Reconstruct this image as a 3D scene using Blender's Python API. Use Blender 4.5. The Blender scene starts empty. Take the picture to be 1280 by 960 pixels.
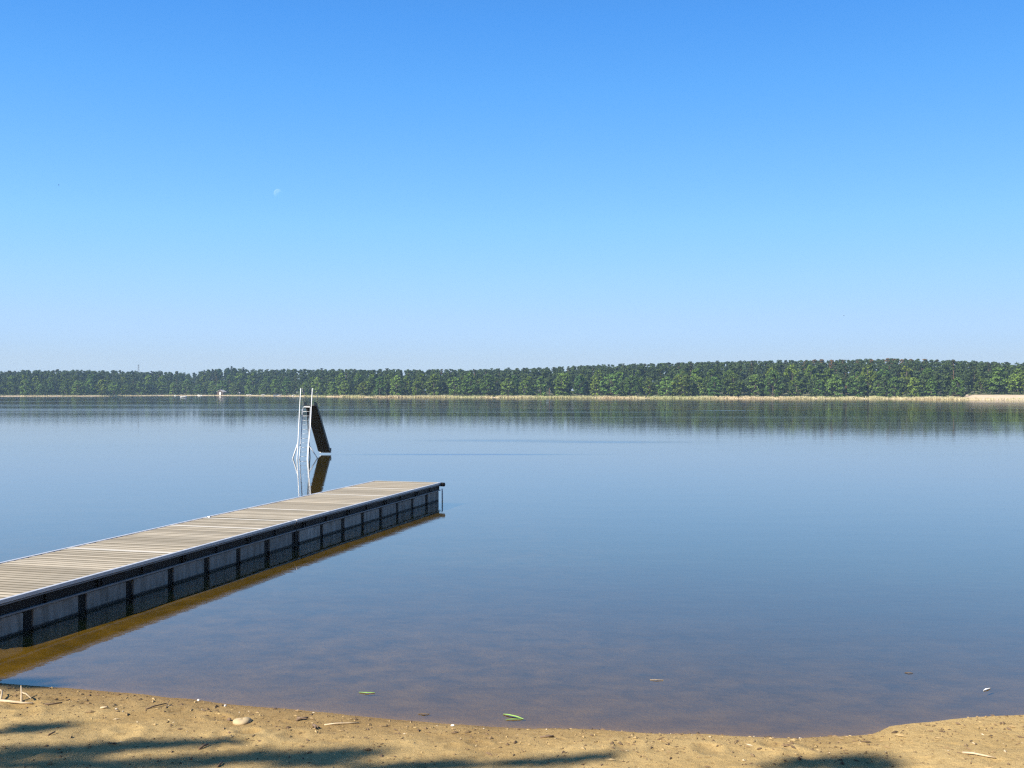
import bpy, math, random
import numpy as np
from mathutils import Vector
R = math.radians
random.seed(7); rng = np.random.default_rng(11)
SC = bpy.context.scene
COL = SC.collection

# ------------------------------------------------------------------ camera, sky, sun, exposure
H = 3.45
cam = bpy.data.cameras.new('camera'); camo = bpy.data.objects.new('camera', cam); COL.objects.link(camo)
cam.sensor_width = 36; cam.lens = 36*1244/1280
cam.clip_start = .1; cam.clip_end = 9000
camo.location = (0, 0, H); camo.rotation_euler = (R(90)+math.atan(8/1244), 0, 0)
SC.camera = camo

SUN_EL, SUN_AZ = R(38), R(38)          # azimuth: from straight left (-x), turned towards behind the camera
TO_SUN = Vector((-math.cos(SUN_EL)*math.cos(SUN_AZ), -math.cos(SUN_EL)*math.sin(SUN_AZ), math.sin(SUN_EL)))
w = bpy.data.worlds.new('World'); SC.world = w; w.use_nodes = True
nt = w.node_tree; N = nt.nodes; L = nt.links
bg = N['Background']; bg.inputs['Strength'].default_value = .085
sky = N.new('ShaderNodeTexSky'); sky.sky_type = 'NISHITA'; sky.sun_disc = False
sky.sun_elevation = SUN_EL
sky.sun_rotation = math.atan2(TO_SUN.x, TO_SUN.y)
sky.altitude = 0; sky.air_density = 1.0; sky.dust_density = .6; sky.ozone_density = 2.0
# the sky is read along one azimuth (straight across the lake) at every elevation, then its colour is
# trimmed by elevation towards the deep, clear blue of this morning's air
tc = N.new('ShaderNodeTexCoord'); sxyz = N.new('ShaderNodeSeparateXYZ'); L.new(tc.outputs['Generated'], sxyz.inputs[0])
def wm(op, a, b=0.0):
    m = N.new('ShaderNodeMath'); m.operation = op
    for k, q in enumerate((a, b)):
        if isinstance(q, (int, float)): m.inputs[k].default_value = q
        else: L.new(q, m.inputs[k])
    return m.outputs[0]
zz = sxyz.outputs[2]; cxyz = N.new('ShaderNodeCombineXYZ'); cxyz.inputs[0].default_value = 0
L.new(wm('SQRT', wm('MAXIMUM', wm('SUBTRACT', 1.0, wm('MULTIPLY', zz, zz)), 0.0)), cxyz.inputs[1]); L.new(zz, cxyz.inputs[2]); L.new(cxyz.outputs[0], sky.inputs['Vector'])
trim = N.new('ShaderNodeValToRGB'); L.new(zz, trim.inputs[0])
ST_ = [(0.000, (.60, .74, 1.15)), (0.031, (0.522, 0.627, 0.963)), (0.044, (0.512, 0.623, 0.954)), (0.072, (0.544, 0.654, 0.944)),
       (0.108, (0.559, 0.725, 0.975)), (0.163, (0.540, 0.817, 1.054)), (0.223, (0.483, 0.843, 1.154)), (0.289, (0.401, 0.856, 1.234)),
       (0.350, (0.335, 0.827, 1.303)), (0.450, (0.303, 0.766, 1.219)), (0.600, (0.296, 0.728, 1.099)), (1.000, (0.296, 0.666, 0.965))]
while len(trim.color_ramp.elements) < len(ST_): trim.color_ramp.elements.new(.5)
for e, (p_, c_) in zip(trim.color_ramp.elements, ST_): e.position = p_; e.color = (*c_, 1)
mul = N.new('ShaderNodeMix'); mul.data_type = 'RGBA'; mul.blend_type = 'MULTIPLY'; mul.clamp_result = False; mul.inputs[0].default_value = 1
L.new(sky.outputs[0], mul.inputs[6]); L.new(trim.outputs[0], mul.inputs[7]); L.new(mul.outputs[2], bg.inputs['Color'])

sd = bpy.data.lights.new('sun', 'SUN'); sd.energy = 5.0; sd.angle = R(.53); sd.color = (1, .93, .82)
so = bpy.data.objects.new('sun', sd); COL.objects.link(so)
so.rotation_euler = TO_SUN.to_track_quat('Z', 'Y').to_euler(); so.location = (-30, -20, 40)
SC.view_settings.view_transform = 'Standard'; SC.view_settings.look = 'None'
SC.view_settings.gamma = 1; SC.view_settings.use_curve_mapping = False
SC.view_settings.exposure = 1.085
SC.render.engine = 'CYCLES'
SC.cycles.max_bounces = 8; SC.cycles.transparent_max_bounces = 24; SC.cycles.volume_bounces = 0
SC.cycles.caustics_reflective = False; SC.cycles.caustics_refractive = False
SC.cycles.use_adaptive_sampling = False; SC.cycles.use_denoising = False; SC.cycles.filter_width = 1.3

# ------------------------------------------------------------------ helpers
def tag(o, label=None, cat=None, group=None, kind=None):
    for k, v in (('label', label), ('category', cat), ('group', group), ('kind', kind)):
        if v: o[k] = v
    return o
def empty(name, loc, rz=0):
    o = bpy.data.objects.new(name, None); COL.objects.link(o); o.location = loc; o.rotation_euler = (0, 0, rz)
    o.empty_display_size = .2
    return o
class MB:
    def __init__(s): s.v = []; s.f = []; s.n = 0
    def add(s, v, f):
        v = np.asarray(v, float).reshape(-1, 3)
        s.v.append(v); s.f += [tuple(int(i)+s.n for i in q) for q in f]; s.n += len(v); return s
    def box(s, lo, hi, jit=0):
        x0, y0, z0 = lo; x1, y1, z1 = hi
        return s.add([(x0,y0,z0),(x1,y0,z0),(x1,y1,z0),(x0,y1,z0),(x0,y0,z1),(x1,y0,z1),(x1,y1,z1),(x0,y1,z1)],
                     [(0,3,2,1),(4,5,6,7),(0,1,5,4),(1,2,6,5),(2,3,7,6),(3,0,4,7)])
    def quads(s, Q):
        Q = np.asarray(Q); n = len(Q); base = s.n
        s.v.append(Q.reshape(-1, 3)); s.f += [(base+4*i, base+4*i+1, base+4*i+2, base+4*i+3) for i in range(n)]; s.n += 4*n; return s
    def tube(s, pts, r, k=8, caps=True):
        pts = [Vector(p) for p in pts]; rs = r if isinstance(r, (list, tuple)) else [r]*len(pts)
        t = (pts[1]-pts[0]).normalized()
        up = Vector((0,0,1)) if abs(t.z) < .9 else Vector((1,0,0))
        a = t.cross(up).normalized(); V = []
        for i, p in enumerate(pts):
            t = ((pts[min(i+1, len(pts)-1)]-pts[max(i-1, 0)])).normalized()
            a = (a - t*a.dot(t)).normalized(); b = t.cross(a)
            for j in range(k):
                th = 2*math.pi*j/k; V.append(p+(a*math.cos(th)+b*math.sin(th))*rs[i])
        F = [(i*k+j, i*k+(j+1) % k, (i+1)*k+(j+1) % k, (i+1)*k+j) for i in range(len(pts)-1) for j in range(k)]
        if caps: F += [tuple(range(k))[::-1], tuple(range((len(pts)-1)*k, len(pts)*k))]
        return s.add(V, F)
    def mesh(s, name, smooth=False):
        m = bpy.data.meshes.new(name)
        V = np.concatenate(s.v) if s.v else np.zeros((0, 3))
        m.from_pydata(V.tolist(), [], s.f); m.update()
        if smooth: m.polygons.foreach_set('use_smooth', [True]*len(m.polygons))
        return m
    def build(s, name, mat, parent=None, smooth=False, bevel=0):
        o = bpy.data.objects.new(name, s.mesh(name, smooth)); COL.objects.link(o)
        for q in (mat if isinstance(mat, list) else [mat]): o.data.materials.append(q)
        if parent: o.parent = parent
        if bevel:
            b = o.modifiers.new('bevel', 'BEVEL'); b.width = bevel; b.segments = 2; b.limit_method = 'ANGLE'
        return o
def grid_mesh(name, X, Y, Z, mat, smooth=True):
    h, wd = X.shape; V = np.stack([X, Y, Z], -1).reshape(-1, 3)
    i = np.arange(h*wd).reshape(h, wd)
    F = np.stack([i[:-1, :-1], i[:-1, 1:], i[1:, 1:], i[1:, :-1]], -1).reshape(-1, 4)
    m = bpy.data.meshes.new(name)
    m.vertices.add(len(V)); m.vertices.foreach_set('co', V.astype(np.float32).ravel())
    m.loops.add(F.size); m.loops.foreach_set('vertex_index', F.astype(np.int32).ravel())
    m.polygons.add(len(F)); m.polygons.foreach_set('loop_start', np.arange(0, F.size, 4, dtype=np.int32))
    m.polygons.foreach_set('loop_total', np.full(len(F), 4, np.int32))
    m.update(calc_edges=True); m.validate()
    m.polygons.foreach_set('use_smooth', [smooth]*len(F))
    o = bpy.data.objects.new(name, m); COL.objects.link(o); o.data.materials.append(mat)
    return o

# value noise for geometry
def vnoise(x, y, seed=0):
    xi = np.floor(x).astype(np.int64); yi = np.floor(y).astype(np.int64); fx = x-xi; fy = y-yi
    fx = fx*fx*(3-2*fx); fy = fy*fy*(3-2*fy)
    def h(a, b):
        n = (a*374761393 + b*668265263 + seed*1442695041) & 0xffffffff
        n = ((n ^ (n >> 13))*1274126177) & 0xffffffff
        return ((n ^ (n >> 16)) & 0xffff)/65535.
    return (h(xi, yi)*(1-fx)+h(xi+1, yi)*fx)*(1-fy)+(h(xi, yi+1)*(1-fx)+h(xi+1, yi+1)*fx)*fy
def fbm(x, y, o=4, seed=0):
    a = 0; s = 1; t = 0
    for k in range(o):
        a = a+s*(vnoise(x*2**k, y*2**k, seed+k)-.5); t += s; s *= .5
    return a/t*2
def sstep(a, b, x):
    t = np.clip((x-a)/(b-a), 0, 1); return t*t*(3-2*t)

# material helpers
def mat(name):
    m = bpy.data.materials.new(name); m.use_nodes = True
    n = m.node_tree.nodes; l = m.node_tree.links
    return m, n, l, n['Principled BSDF']
def noise(n, l, vec, scale, detail=4, rough=.55):
    t = n.new('ShaderNodeTexNoise'); t.inputs['Scale'].default_value = scale; t.inputs['Detail'].default_value = detail
    t.inputs['Roughness'].default_value = rough
    if vec is not None: l.new(vec, t.inputs['Vector'])
    return t
def ramp(n, l, fac, stops):
    r = n.new('ShaderNodeValToRGB'); e = r.color_ramp.elements
    while len(e) < len(stops): e.new(.5)
    for q, (p, c) in zip(e, stops):
        q.position = p; q.color = (c[0], c[1], c[2], 1) if isinstance(c, (tuple, list)) else (c, c, c, 1)
    l.new(fac, r.inputs[0]); return r
def mapping(n, l, vec, scale=(1, 1, 1), rot=(0, 0, 0), loc=(0, 0, 0)):
    m = n.new('ShaderNodeMapping'); m.inputs['Scale'].default_value = scale; m.inputs['Rotation'].default_value = rot; m.inputs['Location'].default_value = loc
    l.new(vec, m.inputs['Vector']); return m
def math_(n, l, op, a, b=None, clamp=False):
    m = n.new('ShaderNodeMath'); m.operation = op; m.use_clamp = clamp
    for i, q in enumerate((a, b)):
        if q is None: continue
        if isinstance(q, (int, float)): m.inputs[i].default_value = q
        else: l.new(q, m.inputs[i])
    return m.outputs[0]
def mixc(n, l, fac, a, b, mode='MIX'):
    m = n.new('ShaderNodeMix'); m.data_type = 'RGBA'; m.blend_type = mode
    for s, q in ((m.inputs[0], fac), (m.inputs[6], a), (m.inputs[7], b)):
        if isinstance(q, (int, float)): s.default_value = q
        elif isinstance(q, tuple): s.default_value = (*q, 1)
        else: l.new(q, s)
    return m.outputs[2]
def bump(n, l, hgt, strength, dist, p, normal=None):
    b = n.new('ShaderNodeBump'); b.inputs['Strength'].default_value = strength; b.inputs['Distance'].default_value = dist
    l.new(hgt, b.inputs['Height'])
    if normal is not None: l.new(normal, b.inputs['Normal'])
    if p is not None: l.new(b.outputs[0], p.inputs['Normal'])
    return b
def simple(name, c1, c2, scale=3, rough=.6, bstr=.15, bdist=.01, metal=0, stretch=(1, 1, 1)):
    m, n, l, p = mat(name); t = n.new('ShaderNodeTexCoord')
    mpv = mapping(n, l, t.outputs['Object'], stretch)
    a = noise(n, l, mpv.outputs[0], scale, 6); r = ramp(n, l, a.outputs[0], [(.3, c1), (.7, c2)])
    l.new(r.outputs[0], p.inputs['Base Color']); p.inputs['Roughness'].default_value = rough; p.inputs['Metallic'].default_value = metal
    b = noise(n, l, mpv.outputs[0], scale*8, 4)
    if bstr: bump(n, l, b.outputs[0], bstr, bdist, p)
    return m

# ------------------------------------------------------------------ materials of the setting
def sand_material():
    m, n, l, p = mat('sand'); g = n.new('ShaderNodeNewGeometry'); pos = g.outputs['Position']
    a = noise(n, l, pos, .9, 5); f = noise(n, l, pos, 14, 6, .7); f2 = noise(n, l, pos, 140, 3, .7)
    dry = ramp(n, l, a.outputs[0], [(.3, (.375, .262, .110)), (.7, (.455, .327, .145))])
    sp = ramp(n, l, f.outputs[0], [(.34, (.50, .43, .36)), (.47, (1, 1, 1))])
    c = mixc(n, l, .55, dry.outputs[0], sp.outputs[0], 'MULTIPLY')
    gr = ramp(n, l, f2.outputs[0], [(.32, (.66, .63, .58)), (.6, (1.2, 1.18, 1.13))])
    c = mixc(n, l, .7, c, gr.outputs[0], 'MULTIPLY')
    sx = n.new('ShaderNodeSeparateXYZ'); l.new(pos, sx.inputs[0])
    wz = math_(n, l, 'ADD', sx.outputs[2], math_(n, l, 'MULTIPLY', math_(n, l, 'SUBTRACT', a.outputs[0], .5), .06))
    wet = ramp(n, l, math_(n, l, 'MULTIPLY_ADD', wz, 8), [(0, 1.0), (.3, .6), (.7, 0.0)])
    # MULTIPLY_ADD third input
    wet.inputs[0].links[0].from_node.inputs[2].default_value = 0.0
    wetc = mixc(n, l, 1.0, c, (.55, .50, .46), 'MULTIPLY')
    c = mixc(n, l, wet.outputs[0], c, wetc)
    # lake bed: silt and algae, with water's light loss by depth painted in
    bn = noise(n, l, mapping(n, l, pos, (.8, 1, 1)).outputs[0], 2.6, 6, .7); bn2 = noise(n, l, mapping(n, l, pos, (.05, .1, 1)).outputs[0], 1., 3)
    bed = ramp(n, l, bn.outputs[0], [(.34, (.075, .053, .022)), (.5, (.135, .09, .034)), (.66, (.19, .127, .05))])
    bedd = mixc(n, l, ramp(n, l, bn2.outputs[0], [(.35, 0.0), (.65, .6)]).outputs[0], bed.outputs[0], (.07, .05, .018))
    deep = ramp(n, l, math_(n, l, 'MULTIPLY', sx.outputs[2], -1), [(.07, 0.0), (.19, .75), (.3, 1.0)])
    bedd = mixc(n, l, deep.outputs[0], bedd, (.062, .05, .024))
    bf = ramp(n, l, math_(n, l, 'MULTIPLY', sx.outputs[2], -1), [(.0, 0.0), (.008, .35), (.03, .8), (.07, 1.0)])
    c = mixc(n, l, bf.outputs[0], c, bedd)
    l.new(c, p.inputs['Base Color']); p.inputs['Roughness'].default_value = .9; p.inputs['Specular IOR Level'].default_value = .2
    b1 = bump(n, l, f.outputs[0], .55, .035, None); bump(n, l, f2.outputs[0], .7, .012, p, b1.outputs[0])
    return m
M_sand = sand_material()

def water_material():
    m = bpy.data.materials.new('lake_water'); m.use_nodes = True; n = m.node_tree.nodes; l = m.node_tree.links; n.clear()
    out = n.new('ShaderNodeOutputMaterial'); g = n.new('ShaderNodeNewGeometry'); pos = g.outputs['Position']
    gl = n.new('ShaderNodeBsdfGlossy'); tr = n.new('ShaderNodeBsdfTransparent'); mx = n.new('ShaderNodeMixShader')
    tr.inputs[0].default_value = (.92, .84, .40, 1)
    # breeze patches: long, thin across the lake
    pa = noise(n, l, mapping(n, l, pos, (.004, .03, 1)).outputs[0], 1, 3); pb = noise(n, l, mapping(n, l, pos, (.02, .11, 1)).outputs[0], 1, 3)
    sx = n.new('ShaderNodeSeparateXYZ'); l.new(pos, sx.inputs[0])
    far = ramp(n, l, math_(n, l, 'DIVIDE', sx.outputs[1], 600), [(.0, .0), (.08, .3), (.35, .75), (1, 1.0)])
    patch = ramp(n, l, math_(n, l, 'ADD', math_(n, l, 'MULTIPLY', pa.outputs[0], .7), math_(n, l, 'MULTIPLY', pb.outputs[0], .3)), [(.44, 0.0), (.62, 1.0)])
    # two breeze bands and a few cat's paws: (x, y, half length, half width, strength)
    tot = math_(n, l, 'MULTIPLY', patch.outputs[0], .35)
    wob = math_(n, l, 'MULTIPLY', math_(n, l, 'SUBTRACT', pb.outputs[0], .5), 1.6)
    for (cx, cy, ax, ay, st) in CATS:
        dx = math_(n, l, 'DIVIDE', math_(n, l, 'SUBTRACT', sx.outputs[0], cx), ax)
        dy = math_(n, l, 'DIVIDE', math_(n, l, 'SUBTRACT', sx.outputs[1], cy), ay)
        d2 = math_(n, l, 'ADD', math_(n, l, 'MULTIPLY', dx, dx), math_(n, l, 'MULTIPLY', dy, dy))
        dw = math_(n, l, 'ADD', d2, wob)
        c = math_(n, l, 'MULTIPLY', math_(n, l, 'POWER', 2.718, math_(n, l, 'MULTIPLY', dw, -1.2)), st)
        tot = math_(n, l, 'ADD', tot, c)
    rough = math_(n, l, 'ADD', math_(n, l, 'MULTIPLY_ADD', far.outputs[0], .036), math_(n, l, 'MULTIPLY', tot, .12))
    ma = rough.node.inputs[0].links[0].from_node; ma.inputs[2].default_value = .018
    l.new(rough, gl.inputs['Roughness'])
    # ripples
    w1 = noise(n, l, mapping(n, l, pos, (.35, .8, 1)).outputs[0], 1.0, 2, .4)
    w2 = noise(n, l, mapping(n, l, pos, (2.2, 5.0, 1)).outputs[0], 1.0, 3, .5)
    w3 = noise(n, l, mapping(n, l, pos, (7, 16, 1)).outputs[0], 1.0, 2, .5)
    hgt = math_(n, l, 'ADD', math_(n, l, 'MULTIPLY', w1.outputs[0], .004), math_(n, l, 'ADD', math_(n, l, 'MULTIPLY', w2.outputs[0], .0012), math_(n, l, 'MULTIPLY', w3.outputs[0], .00022)))
    b = n.new('ShaderNodeBump'); b.inputs['Strength'].default_value = 1; b.inputs['Distance'].default_value = WAVE
    l.new(hgt, b.inputs['Height'])
    l.new(b.outputs[0], gl.inputs['Normal']); dp = n.new('ShaderNodeVectorMath'); dp.operation = 'DOT_PRODUCT'; l.new(b.outputs[0], dp.inputs[0]); l.new(g.outputs['Incoming'], dp.inputs[1])
    # Schlick reflectance, the same from above and below (the sheet does not refract)
    c5 = math_(n, l, 'POWER', math_(n, l, 'SUBTRACT', 1, math_(n, l, 'ABSOLUTE', dp.outputs['Value']), True), 5)
    fres = math_(n, l, 'MULTIPLY_ADD', c5, .98); fres.node.inputs[2].default_value = .02
    fres = math_(n, l, 'SUBTRACT', 1, math_(n, l, 'POWER', math_(n, l, 'SUBTRACT', 1, fres, True), 1.5))   # many small facets: a little more mirror than one flat sheet
    l.new(fres, mx.inputs[0]); l.new(tr.outputs[0], mx.inputs[1]); l.new(gl.outputs[0], mx.inputs[2])
    l.new(mx.outputs[0], out.inputs['Surface'])
    return m
WAVE = .8
CATS = [(-2.5, 53.6, 6.0, .6, 2.0), (-1, 68.5, 6, 1.9, 1.2), (6.5, 66.5, 5, 1.5, 1.2), (37, 172, 7, 1.5, 1.0),
        (-80, 178, 75, 14, .45), (30, 190, 60, 6, .25)]
M_water = water_material()

def leaf_material(name, trans=.25):
    m = bpy.data.materials.new(name); m.use_nodes = True; n = m.node_tree.nodes; l = m.node_tree.links; n.clear()
    out = n.new('ShaderNodeOutputMaterial'); oi = n.new('ShaderNodeObjectInfo'); g = n.new('ShaderNodeNewGeometry')
    hv = n.new('ShaderNodeHueSaturation'); l.new(oi.outputs['Color'], hv.inputs['Color'])
    v = n.new('ShaderNodeMapRange'); l.new(g.outputs['Random Per Island'], v.inputs[0]); v.inputs[3].default_value = .6; v.inputs[4].default_value = 1.4
    l.new(v.outputs[0], hv.inputs['Value'])
    d = n.new('ShaderNodeBsdfDiffuse'); t = n.new('ShaderNodeBsdfTranslucent'); mx = n.new('ShaderNodeMixShader'); mx.inputs[0].default_value = trans
    l.new(hv.outputs[0], d.inputs[0]); l.new(hv.outputs[0], t.inputs[0])
    l.new(d.outputs[0], mx.inputs[1]); l.new(t.outputs[0], mx.inputs[2]); l.new(mx.outputs[0], out.inputs[0])
    return m
M_leaf = leaf_material('broadleaf_foliage', .3); M_needle = leaf_material('needle_foliage', .15)
M_bark = simple('bark', (.06, .045, .035), (.13, .10, .08), 2, .9, .5, .05, stretch=(3, 3, .6))
M_pinebark = simple('pine_bark', (.15, .075, .04), (.24, .13, .08), 2, .9, .5, .05, stretch=(3, 3, .6))
M_snag = simple('bleached_wood', (.40, .38, .35), (.52, .50, .47), 3, .8, .4, .03)

# ------------------------------------------------------------------ near ground: beach and lake bed
SHX = np.array([-400, -120, -40, -20, -12, -8.5, -6.07, -1.79, -.71, .18, 1.70, 2.87, 3.55, 3.8, 5.41, 8, 14, 40, 120, 400.])
SHY = np.array([150, 60, 26, 18, 14.2, 12.7, 11.79, 10.62, 10.32, 10.15, 10.06, 9.89, 9.98, 10.16, 10.51, 11.2, 13, 26, 60, 150.])
def shore_y(x):
    y = np.interp(x, SHX, SHY); return y
def ground_z(x, y):
    x = np.asarray(x, float); y = np.asarray(y, float)
    near = np.exp(-((x/14)**2))
    t = shore_y(x)+.07*fbm(x*1.3, x*0+3, 3, 5)*near-y
    lip = sstep(-1.5, 1.5, x)*.03+sstep(3, 4.2, x)*.05+.012
    tp = np.clip(t, 0, None)
    land = .05*tp+.012*np.minimum(tp, 12)**2+lip*sstep(0, .16, t)+np.clip(tp-12, 0, 60)*.02
    tn = np.clip(-t, 0, None)
    k = 1+.8*sstep(0, 6, x)*np.exp(-np.clip(x-6, 0, 1e9)/30)
    bed = -(.012*sstep(0, .3, tn)+(.11*(1-np.exp(-tn/3.5))+.0028*tn)*k+.03*np.clip(tn-30, 0, 90))
    bed = bed+.012*fbm(x*.5, y*.9, 3, 21)*sstep(.2, 2, tn)
    z = np.where(t > 0, land, bed)
    z = z+.02*fbm(x*1.1, y*1.6, 3, 1)*sstep(0, .8, tp)+.012*fbm(x*6, y*6, 3, 9)*sstep(.05, .5, tp)
    # scuffs and footprints
    return z
xs = np.concatenate([-np.geomspace(1500, 7.6, 40), np.arange(-7.5, 7.5, .028), np.geomspace(7.6, 1500, 40)])
ys_ = np.concatenate([-np.geomspace(80, .5, 12), np.arange(0, 8.0, .25), np.arange(8.0, 12.6, .025), np.arange(12.7, 20, .3), np.geomspace(20.5, 760, 60)])
X, Y = np.meshgrid(xs, ys_)
Z = ground_z(X, Y)
feet = []
for k in range(150):
    fx, fy = rng.uniform(-7.3, 7.3), rng.uniform(8.0, 11); feet.append((fx, fy, rng.uniform(0, 6.28), rng.uniform(.05, .15)))
for fx, fy, a, s in feet:
    j0 = np.searchsorted(xs, fx-.5); j1 = np.searchsorted(xs, fx+.5); i0 = np.searchsorted(ys_, fy-.5); i1 = np.searchsorted(ys_, fy+.5)
    if i1 <= i0 or j1 <= j0: continue
    xx = X[i0:i1, j0:j1]-fx; yy = Y[i0:i1, j0:j1]-fy
    u = xx*math.cos(a)+yy*math.sin(a); v = -xx*math.sin(a)+yy*math.cos(a)
    d = (u/(s*1.5))**2+(v/s)**2
    inland = sstep(.12, .5, shore_y(X[i0:i1, j0:j1])-Y[i0:i1, j0:j1])
    Z[i0:i1, j0:j1] += inland*s*.115*(-np.exp(-d*1.6)+.75*np.exp(-(np.sqrt(d)-1.25)**2*6))
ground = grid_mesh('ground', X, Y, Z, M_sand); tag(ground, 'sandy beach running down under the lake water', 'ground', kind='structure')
def gz(x, y):
    i = min(max(np.searchsorted(ys_, y)-1, 0), len(ys_)-2); j = min(max(np.searchsorted(xs, x)-1, 0), len(xs)-2)
    fx = (x-xs[j])/(xs[j+1]-xs[j]); fy = (y-ys_[i])/(ys_[i+1]-ys_[i])
    return float((Z[i, j]*(1-fx)+Z[i, j+1]*fx)*(1-fy)+(Z[i+1, j]*(1-fx)+Z[i+1, j+1]*fx)*fy)

wx = np.concatenate([-np.geomspace(1480, 20, 10), np.linspace(-15, 15, 5), np.geomspace(20, 1480, 10)]); wy = np.concatenate([np.linspace(9, 60, 6), np.geomspace(80, 745, 8)])
WX, WY = np.meshgrid(wx, wy)
water = grid_mesh('water', WX, WY, WX*0, M_water, False); tag(water, 'calm lake water mirroring sky and far forest', 'water', kind='structure')

# ------------------------------------------------------------------ far shore
FU = np.array([-900, -300, 0, 120, 200, 240, 300, 340, 370, 420, 470, 640, 800, 980, 1100, 1200, 1280, 1500, 2000.])
FD = np.array([620, 600, 572, 585, 640, 650, 640, 600, 565, 520, 478, 460, 425, 405, 400, 365, 345, 320, 300.])
TU = np.array([-300, 0, 50, 100, 170, 215, 240, 262, 290, 320, 420, 500, 600, 700, 850, 1000, 1130, 1200, 1280, 1600.])
TY = np.array([463, 463.5, 461.5, 461.5, 463, 463.5, 466.5, 460, 458.5, 461, 460, 460.5, 460.5, 457, 451.5, 449, 447, 449.5, 452.5, 455.])
def far_d(r): return np.interp(640+1244*np.asarray(r, float), FU, FD)
def top_px(r): return np.interp(640+1244*r, TU, TY)
def hill(r, s):
    base = np.interp(640+1244*np.asarray(r, float), [0, 400, 800, 1100, 1300], [1.0, 1.2, 3.2, 4.0, 2.5])
    spit = sstep(1185, 1225, 640+1244*np.asarray(r, float))
    return np.where(s < 0, np.maximum(s*.08, -4.0), .15+.25*sstep(0, 10, s)+1.3*spit*sstep(0, 22, s)+base*sstep(10, 110, s))+0*r
def far_pt(r, s):
    D = float(far_d(r)); return (r*(D+s), D+s, float(hill(r, s)))
rr = np.linspace(-1.3, 1.3, 521); ss = np.concatenate([np.linspace(-60, -5, 6), np.linspace(-3, 16, 20), np.linspace(20, 140, 16), np.geomspace(160, 700, 8)])
RR, SS = np.meshgrid(rr, ss)
DD = far_d(RR)+1.2*fbm(RR*60, RR*0, 3, 3)
ZZ = hill(RR, SS)
def far_ground_material():
    m, n, l, p = mat('far_shore_ground'); g = n.new('ShaderNodeNewGeometry'); pos = g.outputs['Position']
    a = noise(n, l, pos, .08, 5); b = noise(n, l, pos, .5, 5)
    sandc = ramp(n, l, b.outputs[0], [(.3, (.42, .32, .21)), (.7, (.52, .41, .28))])
    gr = ramp(n, l, b.outputs[0], [(.3, (.07, .08, .03)), (.7, (.13, .13, .055))])
    sx = n.new('ShaderNodeSeparateXYZ'); l.new(pos, sx.inputs[0])
    f = ramp(n, l, math_(n, l, 'ADD', sx.outputs[2], math_(n, l, 'MULTIPLY', math_(n, l, 'SUBTRACT', a.outputs[0], .5), .15)), [(.36, 0.0), (.46, 1.0)])
    rt = math_(n, l, 'DIVIDE', sx.outputs[0], sx.outputs[1]); sp_ = ramp(n, l, rt, [(.438, 0.0), (.458, 1.0)])
    zs = ramp(n, l, math_(n, l, 'MULTIPLY', sx.outputs[2], .2), [(.33, 1.0), (.37, 0.0)])
    f_ = math_(n, l, 'MULTIPLY', f.outputs[0], math_(n, l, 'SUBTRACT', 1, math_(n, l, 'MULTIPLY', sp_.outputs[0], zs.outputs[0])))
    l.new(mixc(n, l, f_, sandc.outputs[0], gr.outputs[0]), p.inputs['Base Color']); p.inputs['Roughness'].default_value = 1
    return m
far = grid_mesh('far_shore', RR*(DD+SS), DD+SS, ZZ, far_ground_material()); tag(far, 'low sandy far shore rising to wooded ground', 'terrain', kind='structure')

# reeds along the far shore: ground cover, one object
def reed_material():
    m, n, l, p = mat('dry_reeds'); g = n.new('ShaderNodeNewGeometry'); pos = g.outputs['Position']
    a = noise(n, l, pos, .035, 4); r = ramp(n, l, a.outputs[0], [(.36, (.42, .34, .205)), (.5, (.375, .335, .18)), (.64, (.28, .29, .125))])
    v = ramp(n, l, g.outputs['Random Per Island'], [(0, .88), (1, 1.12)])
    l.new(mixc(n, l, 1.0, r.outputs[0], v.outputs[0], 'MULTIPLY'), p.inputs['Base Color']); p.inputs['Roughness'].default_value = .9
    return m
NR = 60000
rq = rng.uniform(-.62, .62, NR); uq = 640+1244*rq
dens = np.interp(uq, [-200, 0, 60, 150, 225, 300, 318, 372, 400, 440, 1190, 1215, 1400], [.25, .1, .25, .35, .2, .2, .12, .15, .6, 1, 1, .12, .1])
keep = rng.random(NR) < dens*np.clip(.75+1.3*fbm(rq*90, rq*0+9, 3, 12), .15, 1); rq = rq[keep]; uq = uq[keep]
sq = rng.uniform(-3, 7, len(rq)); Dq = far_d(rq)+1.2*fbm(rq*60, rq*0, 3, 3)+sq
hq = .85*(1+.4*fbm(rq*140, rq*0+5, 3, 8))*np.interp(uq, [0, 300, 430, 1190, 1215, 1300], [.5, .4, .85, .85, .4, .4])*rng.uniform(.7, 1.15, len(rq))
aq = rng.uniform(0, math.pi, len(rq)); wq = rng.uniform(.05, .2, len(rq)); ln = rng.normal(0, .18, (len(rq), 2))
P = np.stack([rq*Dq, Dq, np.maximum(hill(rq, sq), -.4)], -1); a3 = np.stack([np.cos(aq)*wq, np.sin(aq)*wq, 0*aq], -1)
top = P+np.stack([ln[:, 0], ln[:, 1], hq], -1)
rb = MB(); rb.quads(np.stack([P-a3, P+a3, top+a3*.45, top-a3*.45], 1))
reeds = rb.build('reeds', reed_material()); tag(reeds, 'band of dry pale reeds along the far water edge', 'reeds', kind='stuff')

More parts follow.
